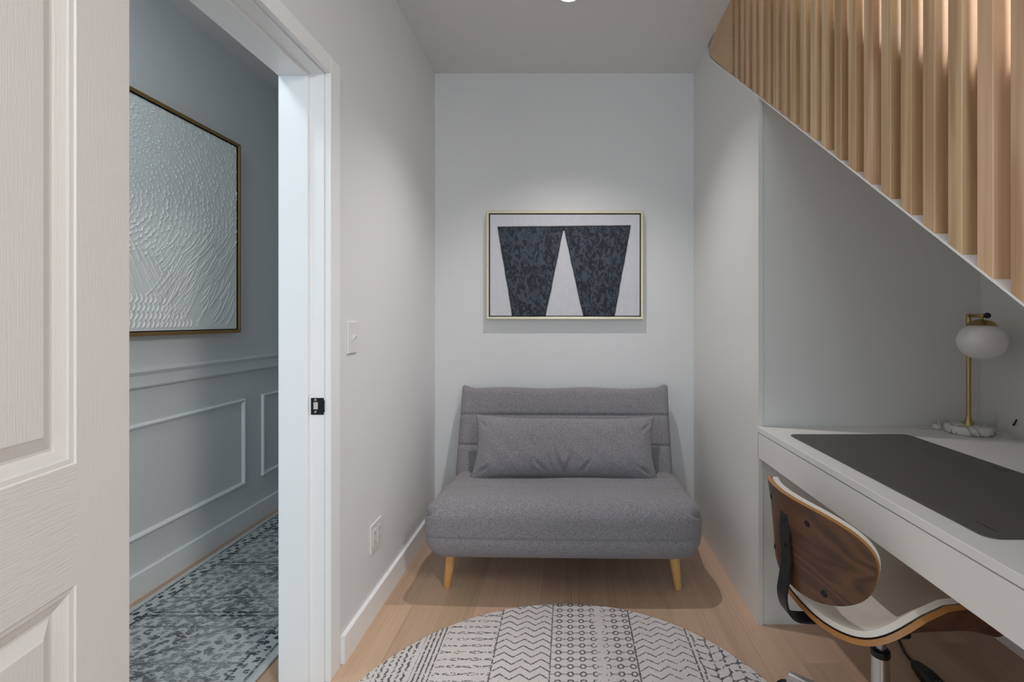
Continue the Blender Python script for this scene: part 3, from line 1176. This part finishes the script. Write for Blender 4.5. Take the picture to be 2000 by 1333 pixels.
# hall runner
run_ = tag(box('runner_rug', -0.39, 0.39, -1.9, 1.3, 0.001, 0.009, M['trim'], None, 0.003, 2),
           'distressed grey and silver runner rug along the hall floor', 'rug')
run_.location = (-1.432, 2.6, 0)
g = G('distressed_runner_pile', 0.95, 0, spec=0.05)
x, y, z = g.coords()
st_ = g.noise(g.vec(x * 0.32, y, z), 150, 3, 0.65)
jig = (g.noise(g.vec(x, y, z), 60, 2) - 0.5) * 0.02
Xj, Yj = x + jig, y + jig
# big medallion lattice
cell = 0.40
fy = ((Yj / cell).frac() - 0.5).abs() * 2.0
fx = (Xj.abs() / 0.27)
dia = fx + fy
l1 = 1.0 - g.smooth((dia - 0.92).abs(), 0.04, 0.09)
l2 = 1.0 - g.smooth((dia - 0.55).abs(), 0.05, 0.10)
l3 = 1.0 - g.smooth((dia - 0.25).abs(), 0.04, 0.12)
# small geometric motifs
chk = ((Xj * 118.0).sin() * (Yj * 105.0).sin())
mot = g.smooth(chk, 0.15, 0.4)
mot2 = g.smooth(((Xj * 61.0).sin() * (Yj * 57.0 + (Xj * 40).sin()).sin()).abs(), 0.45, 0.6)
cross = 1.0 - g.smooth((((Yj / 0.20).frac() - 0.5).abs() - 0.0).abs() * 0.20, 0.004, 0.010)
b1 = 1.0 - g.smooth((x.abs() - 0.29).abs(), 0.004, 0.008)
b2 = 1.0 - g.smooth((x.abs() - 0.355).abs(), 0.004, 0.008)
inb = (x.abs() > 0.29) * (x.abs() < 0.355)
inner = (x.abs() < 0.29)
pt_ = (l1 * 0.8).max(l2 * 0.7).max(l3 * 0.8).max(mot2 * 0.75).max(cross * 0.8) * inner
rowb = 1.0 - g.smooth((((y / 0.41).frac() - 0.5).abs() * 0.41 - 0.012).abs(), 0.004, 0.009)
pt_ = pt_.max(rowb * inner)
pt_ = pt_.max(mot * inb).max(b1).max(b2 * 0.8).max(mot * inner * 0.55)
worn = g.smooth(g.noise(g.vec(x, y, z), 7, 3), 0.35, 0.62)
pt_ = (pt_ * 0.95 + 0.12) * g.smooth(st_, 0.36, 0.50) * (worn * 0.35 + 0.65) * (x.abs() < 0.372)
g.color(g.mix(pt_.clamp(), srgb('#bcbfbf'), srgb('#3a3f43')))
g.bump(st_, 0.5, 0.002)
run_.data.materials[0] = g.m


# ------------------------------------------------------------------ sofa
def rbox(name, hx, hy, hz, r, nx, ny, nz, mat, parent, fn=None):
    """rounded box as dense grid; fn(x,y,z,nrm)->Vector displaces it"""
    bm = bmesh.new()
    vmap = {}

    def vert(i, j, k):
        key = (i, j, k)
        if key not in vmap:
            p = Vector((-hx + 2 * hx * i / nx, -hy + 2 * hy * j / ny, -hz + 2 * hz * k / nz))
            q = Vector((max(-(hx - r), min(hx - r, p.x)), max(-(hy - r), min(hy - r, p.y)), max(-(hz - r), min(hz - r, p.z))))
            d = p - q
            if d.length > 1e-9:
                n = d.normalized()
                P = q + n * r
            else:
                n = Vector((0, 0, 1))
                P = p
            if fn:
                P = fn(P, n)
            vmap[key] = bm.verts.new(P)
        return vmap[key]
    for i in range(nx):
        for j in range(ny):
            for k in (0, nz):
                bm.faces.new((vert(i, j, k), vert(i + 1, j, k), vert(i + 1, j + 1, k), vert(i, j + 1, k)))
    for i in range(nx):
        for k in range(nz):
            for j in (0, ny):
                bm.faces.new((vert(i, j, k), vert(i + 1, j, k), vert(i + 1, j, k + 1), vert(i, j, k + 1)))
    for j in range(ny):
        for k in range(nz):
            for i in (0, nx):
                bm.faces.new((vert(i, j, k), vert(i, j + 1, k), vert(i, j + 1, k + 1), vert(i, j, k + 1)))
    return from_bm(name, bm, mat, parent, True)


def groove(d, w_, depth):
    return -depth * math.exp(-(d / w_) ** 2)


sofa = thing('sofa_bed', 'small armless grey fabric sofa bed against the back wall', 'sofa', (-0.017, 2.48, 0), math.radians(-1.2))
# seat: y local -0.42 (front) .. +0.34 ; z 0.16 .. 0.42
def seat_fn(P, n):
    x_, y_, z_ = P
    t = (y_ + 0.375) / 0.75          # 0 front .. 1 back
    top = max(n.z, 0)
    # slope down towards the back
    z2 = z_ - 0.055 * max(0, t - 0.15) * (0.5 + 0.5 * (z_ / 0.13))
    # soft crown
    if z_ > 0.02:
        z2 += 0.010 * (1 - (x_ / 0.6) ** 2)
        z2 += groove(y_ + 0.130, 0.010, 0.008) + groove(y_ - 0.02 - 0.01 * math.cos(x_ * 5), 0.009, 0.005)
        z2 += 0.004 * math.sin(x_ * 9 + y_ * 7) * (1 - abs(x_) / 0.6)
    y2 = y_
    if n.y < -0.2:
        y2 -= groove(z_ + 0.020, 0.007, 0.008)
        y2 -= 0.014 * (1 - (x_ / 0.605) ** 4) * (1 - (z_ / 0.14) ** 2)
    x2 = x_
    # lower front edge tucks under
    if z_ < 0:
        x2 *= 1 - 0.06 * (z_ / 0.13) ** 2
        y2 += 0.02 * (z_ / 0.13) ** 2 if n.y < 0 else 0
    x2 += (0.006 * math.sin(y_ * 20)) * (abs(x_) / 0.6) ** 8
    # gathered corner pleats at the two front upper corners
    for s_ in (-1, 1):
        dd = (Vector((x_, y_, z_)) - Vector((s_ * 0.575, -0.33, 0.085)))
        ln_ = dd.x * s_ * 0.5 + dd.z * 0.9
        k_ = math.exp(-(dd.length / 0.06) ** 2)
        x2 += s_ * groove(ln_, 0.007, 0.012) * k_
        z2 += groove(ln_, 0.007, 0.010) * k_
    return Vector((x2, y2 - 0.035, z2 + 0.29))


rbox('seat', 0.607, 0.375, 0.130, 0.075, 110, 70, 30, M['grey'], sofa, seat_fn)


# backrest, built upright then leaned back
def back_fn(P, n):
    x_, y_, z_ = P
    y2 = y_
    if n.y < 0.2:
        for s0 in (0.093, -0.072):
            y2 -= groove(z_ - s0, 0.006, 0.007)
        y2 -= 0.012 * (1 - (x_ / 0.6) ** 6) * abs(math.cos((z_ - 0.01) * 19.0)) ** 0.5 * 0.8
    ear = max(0, (abs(x_) - 0.50) / 0.1)
    up = max(0, (z_ - 0.12) / 0.12)
    z2 = z_ + 0.046 * (min(ear, 1.0) ** 2.5) * up ** 0.7 - 0.006 * up * (1 - ear if ear < 1 else 0)
    x2 = x_ * (1 + 0.012 * up) + (0.0)
    pinch = 1 - 0.55 * min(1, ear * up)
    y2 = y2 * pinch
    z2 += 0.003 * math.sin(x_ * 14) * up
    return Vector((x2, y2, z2))


bk = rbox('backrest', 0.594, 0.065, 0.262, 0.045, 110, 14, 80, M['grey'], sofa, back_fn)
bk.location = (-0.012, 0.283, 0.565)
bk.rotation_euler = (math.radians(-20), 0, 0)
# legs
for (lx, ly) in ((-0.515, -0.285), (0.505, -0.285), (-0.515, 0.27), (0.505, 0.27)):
    sx = 1 if lx > 0 else -1
    sy = 1 if ly > 0 else -1
    tip = Vector((lx + sx * 0.012, ly + sy * -0.0, 0.0))
    topp = Vector((lx - sx * 0.012, ly, 0.185))
    v, f = tube_mesh([tip, tip + (topp - tip) * 0.02, tip + (topp - tip) * 0.5, topp], 0.02, 20, [0.0145, 0.016, 0.0205, 0.025])
    mesh_obj('leg', v, f, M['leg'], sofa, True)
    auto_smooth(sofa.children[-1], 40)

# lumbar pillow, a thing of its own
pil = tag(None or D.objects.new('lumbar_pillow', None), 'long grey lumbar pillow leaning on the backrest of the sofa', 'pillow')
D.objects.remove(pil)


def pillow_mesh(hw, hh, th, nu=120, nv=60):
    verts, faces = [], []
    for side_ in (0, 1):
        for j in range(nv + 1):
            for i in range(nu + 1):
                u_, v_ = -1 + 2 * i / nu, -1 + 2 * j / nv
                fat = max(0, (1 - abs(u_) ** 5)) ** 0.55 * max(0, (1 - abs(v_) ** 2.6)) ** 0.62
                # sides pull in between the corners
                xx2 = hw * u_ * (1 - 0.055 * (1 - v_ * v_) * abs(u_) ** 6)
                zz2 = hh * v_ * (1 - 0.11 * (1 - u_ ** 4) * abs(v_) ** 3)
                if v_ < -0.3:
                    zz2 += 0.0
                d = th * fat
                if side_ == 0:
                    # soft creases: centre-bottom V, corners
                    for (cx, cz, ang, amp, ln2, wd) in ((-0.05, -0.55, 1.9, 0.014, 0.40, 0.035), (0.035, -0.60, 1.25, 0.010, 0.32, 0.03), (-0.25, -0.62, 2.35, 0.007, 0.22, 0.03),
                                                         (0.22, -0.62, 0.9, 0.006, 0.22, 0.03), (-0.86, -0.72, 0.5, 0.008, 0.16, 0.03), (0.86, -0.72, 2.6, 0.010, 0.2, 0.03), (-0.9, 0.65, -0.8, 0.006, 0.15, 0.03), (0.9, 0.6, 3.9, 0.008, 0.2, 0.03), (-0.03, 0.1, 1.7, 0.004, 0.5, 0.09)):
                        ax_, az_ = math.cos(ang), math.sin(ang)
                        dx_, dz_ = (u_ - cx) * hw / hh, (v_ - cz)
                        al = dx_ * ax_ + dz_ * az_
                        ac = -dx_ * az_ + dz_ * ax_
                        e = math.exp(-(ac / (wd * 1.6)) ** 2) * math.exp(-(al / ln2) ** 2)
                        d -= 1.5 * amp * e * min(1, fat * 2)
                        d += amp * 0.55 * math.exp(-((ac - wd * 3.2) / (wd * 2)) ** 2) * math.exp(-(al / ln2) ** 2) * min(1, fat * 2)
                    d += 0.0015 * math.sin(u_ * 23 + v_ * 9) * fat
                verts.append((xx2, -d if side_ == 0 else d * 0.8, zz2))
    m_ = (nu + 1) * (nv + 1)
    for s_ in (0, 1):
        for j in range(nv):
            for i in range(nu):
                a = s_ * m_ + j * (nu + 1) + i
                q = (a, a + 1, a + nu + 2, a + nu + 1)
                faces.append(q if s_ == 0 else q[::-1])
    return verts, faces


v, f = pillow_mesh(0.484, 0.170, 0.075)
bm = bmesh.new()
bv = [bm.verts.new(p) for p in v]
for q in f:
    try:
        bm.faces.new([bv[i] for i in q])
    except ValueError:
        pass
bmesh.ops.remove_doubles(bm, verts=bm.verts, dist=1e-5)
pil = from_bm('lumbar_pillow', bm, M['grey'], None, True)
tag(pil, 'long grey lumbar pillow leaning on the backrest of the sofa', 'pillow')
pil.location = (-0.020, 2.555, 0.540)
pil.rotation_euler = (math.radians(-24), math.radians(0.6), 0)

# ------------------------------------------------------------------ desk chair
CTH = math.radians(3)
chair = thing('desk_chair', 'walnut bentwood swivel desk chair with cream seat pushed under the white desk', 'chair', (0.850, 1.325, 0), CTH)
NR, NA = 12, 72


def shell(name, outline, surf, offs, mats, parent, edge_round=0.0, rings=NR):
    """closed slab: outline(a)->(u,v) boundary; surf(u,v)->(point,normal); between offsets offs[0]..offs[1] along the normal.
    mats = [face0, rim, face1] indices all used"""
    verts, faces, mid_ = [], [], []
    layers = [(offs[0], 1.0 - edge_round), (offs[0] + (offs[1] - offs[0]) * 0.18, 1.0), (offs[0] + (offs[1] - offs[0]) * 0.82, 1.0), (offs[1], 1.0 - edge_round)]
    # face 0
    def disc(off, sc):
        st0 = len(verts)
        p, n = surf(0, 0)
        verts.append(Vector(p) + Vector(n) * off)
        for r in range(1, rings + 1):
            for a in range(NA):
                u_, v_ = outline(2 * PI * a / NA)
                q = (r / rings) * (sc if r == rings else 1) if r == rings else (r / rings) * sc
                p, n = surf(u_ * q, v_ * q)
                verts.append(Vector(p) + Vector(n) * off)
        return st0
    def disc_faces(s0, flip, mi):
        for a in range(NA):
            b = (a + 1) % NA
            q = (s0, s0 + 1 + a, s0 + 1 + b)
            faces.append(q[::-1] if flip else q); mid_.append(mi)
        for r in range(rings - 1):
            for a in range(NA):
                b = (a + 1) % NA
                i0 = s0 + 1 + r * NA
                i1 = i0 + NA
                q = (i0 + a, i1 + a, i1 + b, i0 + b)
                faces.append(q[::-1] if flip else q); mid_.append(mi)
    s0 = disc(layers[0][0], layers[0][1])
    disc_faces(s0, True, 0)
    s3 = disc(layers[3][0], layers[3][1])
    disc_faces(s3, False, 2)
    rim = [[s0 + 1 + (rings - 1) * NA + a for a in range(NA)]]
    for off, sc in layers[1:3]:
        st0 = len(verts)
        for a in range(NA):
            u_, v_ = outline(2 * PI * a / NA)
            p, n = surf(u_ * sc, v_ * sc)
            verts.append(Vector(p) + Vector(n) * off)
        rim.append([st0 + a for a in range(NA)])
    rim.append([s3 + 1 + (rings - 1) * NA + a for a in range(NA)])
    for A_, B_ in zip(rim, rim[1:]):
        for a in range(NA):
            b = (a + 1) % NA
            faces.append((A_[a], A_[b], B_[b], B_[a])); mid_.append(1)
    o = mesh_obj(name, verts, faces, mats, parent, True, mid_)
    bm = bmesh.new()
    bm.from_mesh(o.data)
    bmesh.ops.recalc_face_normals(bm, faces=bm.faces)
    bm.to_mesh(o.data)
    bm.free()
    auto_smooth(o, 40)
    return o


def numeric_surf(fn):
    def s_(u_, v_):
        e = 1e-4
        p = Vector(fn(u_, v_))
        du = Vector(fn(u_ + e, v_)) - p
        dv = Vector(fn(u_, v_ + e)) - p
        n = du.cross(dv).normalized()
        return p, n
    return s_


# backrest: u across (local y, + = far side), v up
BW, BHh, BC = 0.262, 0.124, 0.622


def back_pt(u_, v_):
    yl = u_ * BW
    h = BC + v_ * BHh
    x_ = -0.262 + 1.45 * yl * yl - 0.10 * v_ * BHh - 0.25 * (v_ * BHh) ** 2
    return (x_, yl, h)


def sgnpow(c, p):
    return math.copysign(abs(c) ** p, c)


def back_outline(a):
    c, s_ = math.cos(a), math.sin(a)
    pw = 0.66 if s_ > 0 else 0.84
    u_, v_ = sgnpow(c, pw if s_ > 0 else 0.84), sgnpow(s_, pw)
    # wide at the top, tucked in at the bottom
    u_ *= 1.0 - 0.22 * (0.5 - 0.5 * v_) ** 1.2
    return u_, v_


bs = numeric_surf(back_pt)      # normal = du x dv : points forward? checked by sign below
sgn = 1 if bs(0, 0)[1].x > 0 else -1
shell('backrest', back_outline, bs, (0.0, sgn * 0.011), [M['walnut'], M['ply'], M['walnut']], chair)
bp = shell('back_pad', lambda a: tuple(0.985 * q for q in back_outline(a)), bs, (sgn * 0.0112, sgn * 0.032), [M['cream']] * 3, chair, 0.05)
for (yl, vv_) in ((-0.095, 0.62), (-0.125, -0.66), (0.095, 0.62), (0.125, -0.66)):
    p, n = bs(yl / BW, vv_)
    b_ = lathe('bolt_cap', [(0.0, 0.003), (0.006, 0.0025), (0.0085, 0.0008), (0.009, -0.001)], M['black'], chair, n=18)
    b_.location = p
    b_.rotation_euler = (n * -sgn).to_track_quat('Z', 'Y').to_euler()

# seat: u forward, v across (far +)
SD, SW, SH = 0.225, 0.225, 0.418


def seat_pt(u_, v_):
    x_ = u_ * SD
    y_ = v_ * SW
    up = max(0.0, min(1.0, (u_ + 1.0) / 1.15))
    up = up * up * (3 - 2 * up)
    av = abs(v_)
    h = SH + 0.105 * up * max(0, av - 0.35) ** 2 / 0.42 + 0.030 * av * av
    h += 0.030 * max(0, -u_ - 0.35) ** 1.6
    h -= 0.075 * max(0, u_ - 0.55) ** 1.5
    return (x_, y_, h)


def seat_outline(a):
    c, s_ = math.cos(a), math.sin(a)
    return sgnpow(c, 0.62), sgnpow(s_, 0.62)


ss = numeric_surf(seat_pt)
sg = 1 if ss(0, 0)[1].z > 0 else -1
shell('seat', seat_outline, ss, (0.0, sg * 0.013), [M['walnut'], M['ply'], M['walnut']], chair, 0.0, 16)
shell('seat_pad', lambda a: tuple(0.99 * q for q in seat_outline(a)), ss, (sg * 0.0132, sg * 0.034), [M['cream']] * 3, chair, 0.05, 16)

# black flat-steel bracket joining seat and backrest
cp = [(-0.268, 0.690), (-0.266, 0.62), (-0.262, 0.57), (-0.268, 0.515), (-0.274, 0.472), (-0.266, 0.434), (-0.246, 0.412), (-0.21, 0.405), (-0.10, 0.402), (0.02, 0.402)]
cpp = catmull([(a, 0, b) for a, b in cp], 6)
v, f = [], []
for i, p in enumerate(cpp):
    t = (cpp[min(i + 1, len(cpp) - 1)] - cpp[max(i - 1, 0)]).normalized()
    nn = Vector((t.z, 0, -t.x))
    hwid = 0.024 if i > 4 else 0.016 + 0.002 * i
    for (sy, so) in ((-1, -1), (1, -1), (1, 1), (-1, 1)):
        v.append(p + Vector((0, sy * hwid, 0)) + nn * (0.003 * so))
for i in range(len(cpp) - 1):
    for k in range(4):
        f.append((i * 4 + k, i * 4 + (k + 1) % 4, i * 4 + 4 + (k + 1) % 4, i * 4 + 4 + k))
f.append((0, 1, 2, 3))
f.append(tuple(len(v) - 4 + k for k in range(4))[::-1])
br = mesh_obj('back_bracket', v, f, M['strap'], chair)
for zz in (0.672, 0.60):
    s = lathe('bolt_cap', [(0.0, 0.003), (0.005, 0.0025), (0.007, 0.0)], M['black'], chair, n=14)
    s.rotation_euler = (0, -PI / 2, 0)
    s.location = (-0.271, 0, zz)
# under-seat plate, gas lift, base
box('mechanism', -0.055, 0.055, -0.045, 0.045, 0.365, 0.402, M['blackplastic'], chair, 0.006)
lathe('gas_lift', [(0.0135, 0.30), (0.0135, 0.365), (0.0, 0.365)], M['steel'], chair, n=20)
lathe('collar', [(0.0, 0.296), (0.0232, 0.296), (0.0245, 0.302), (0.0235, 0.312), (0.018, 0.317), (0.0, 0.317)], M['blackplastic'], chair, n=28)
lathe('column', [(0.0, 0.075), (0.028, 0.075), (0.028, 0.09), (0.0225, 0.10), (0.022, 0.296), (0.0, 0.296)], M['chrome'], chair, n=32)
for i in range(5):
    a = math.radians(128 + 72 * i) - CTH
    ca, sa = math.cos(a), math.sin(a)
    def pol(r, z, off=0.0):
        return Vector((ca * r - sa * off, sa * r + ca * off, z))
    v, f = [], []
    for (r, zt, zb, hw) in ((0.018, 0.125, 0.085, 0.018), (0.12, 0.122, 0.092, 0.015), (0.242, 0.108, 0.088, 0.0115), (0.252, 0.106, 0.070, 0.011), (0.259, 0.103, 0.070, 0.009)):
        v += [pol(r, zb, -hw), pol(r, zb, hw), pol(r, zt - 0.004, hw), pol(r, zt, hw * 0.6), pol(r, zt, -hw * 0.6), pol(r, zt - 0.004, -hw)]
    for q in range(4):
        for k in range(6):
            f.append((q * 6 + k, q * 6 + (k + 1) % 6, q * 6 + 6 + (k + 1) % 6, q * 6 + 6 + k))
    f.append(tuple(range(6))[::-1])
    f.append(tuple(24 + k for k in range(6)))
    arm = mesh_obj('base_arm', v, f, M['chrome'], chair)
    # twin-wheel caster as a part, wheels as its pieces
    c = pol(0.265, 0.0)
    cw_ = D.objects.new('caster', None)
    rot = a + 1.1
    hood = lathe('caster', [(0.006, 0.070), (0.006, 0.078), (0.0, 0.078)], M['chrome'], chair, tuple(pol(0.248, 0.0)), n=12)
    D.objects.remove(cw_)
    for s_ in (-1, 1):
        ctr = c + Vector((-math.sin(rot) * s_ * 0.0125, math.cos(rot) * s_ * 0.0125, 0.0295))
        wv_, wf_ = [], []
        ax_ = Vector((-math.sin(rot), math.cos(rot), 0)) * s_
        e1, e2 = Vector((math.cos(rot), math.sin(rot), 0)), Vector((0, 0, 1))
        pr = [(0.0, -0.009), (0.024, -0.009), (0.028, -0.006), (0.0285, 0.0), (0.026, 0.006), (0.018, 0.010), (0.0, 0.012)]
        n_ = 24
        for (r_, o_) in pr:
            for k in range(n_):
                t = 2 * PI * k / n_
                wv_.append(ctr + ax_ * o_ + (e1 * math.cos(t) + e2 * math.sin(t)) * max(r_, 1e-4))
        for q in range(len(pr) - 1):
            for k in range(n_):
                wf_.append((q * n_ + k, q * n_ + (k + 1) % n_, (q + 1) * n_ + (k + 1) % n_, (q + 1) * n_ + k))
        mesh_obj('wheel', wv_, wf_, M['blackplastic'], hood, True)
    # hood over the wheels
    hv, hf = [], []
    for i2 in range(9):
        t = PI * 0.05 + PI * 0.62 * i2 / 8
        for s2 in (-1, 1):
            hv.append(c + e1 * 0.0315 * math.cos(t) + e2 * (0.0315 * math.sin(t) + 0.0295) + ax_ * 0.022 * s2)
    for i2 in range(8):
        hf.append((2 * i2, 2 * i2 + 1, 2 * i2 + 3, 2 * i2 + 2))
    ho = mesh_obj('caster_hood', hv, hf, M['blackplastic'], hood, True)
    md = ho.modifiers.new('s', 'SOLIDIFY')
    md.thickness = 0.002

# ------------------------------------------------------------------ power cable under the desk
cb = thing('power_strip', 'black power strip and cable on the floor under the desk', 'power strip', (1.203, 1.655, 0))
cd = Vector((-0.02, -1, 0)).normalized()
cn = Vector((1, -0.02, 0)).normalized()


def cpnt(l_, s_, z_):
    return cd * l_ + cn * s_ + Vector((0, 0, z_))


v, f = [], []
secs = [(-0.045, 0.007, 0.020), (-0.035, 0.012, 0.026), (0.0, 0.021, 0.031), (0.03, 0.026, 0.034), (0.26, 0.027, 0.034), (0.268, 0.024, 0.030)]
for (l_, hw, zt) in secs:
    for (sx, z_) in ((-1, 0.001), (1, 0.001), (1, zt * 0.7), (0.75, zt), (-0.75, zt), (-1, zt * 0.7)):
        v.append(cpnt(l_, hw * sx, z_))
for q in range(len(secs) - 1):
    for k in range(6):
        f.append((q * 6 + k, q * 6 + (k + 1) % 6, q * 6 + 6 + (k + 1) % 6, q * 6 + 6 + k))
f.append(tuple(range(6))[::-1])
f.append(tuple(30 + k for k in range(6)))
mesh_obj('housing', v, f, M['blackplastic'], cb)
for i in range(3):
    c_ = cpnt(0.075 + 0.065 * i, 0, 0.0)
    s = lathe('socket', [(0.0, 0.0345), (0.015, 0.0345), (0.017, 0.0355), (0.019, 0.0345), (0.019, 0.034)], M['blackplastic'], cb, tuple(c_), n=20)
    for q in (-0.006, 0.006):
        p0 = c_ + cn * q
        box('slot', p0.x - 0.0012, p0.x + 0.0012, p0.y - 0.004, p0.y + 0.004, 0.0344, 0.0349, M['steel'], s)
tube('cable', [(0.001, 0.04, 0.012), (0.008, 0.09, 0.010), (0.028, 0.145, 0.007), (0.045, 0.19, 0.006), (0.05, 0.24, 0.006)], 0.005, M['blackplastic'], cb, 10)
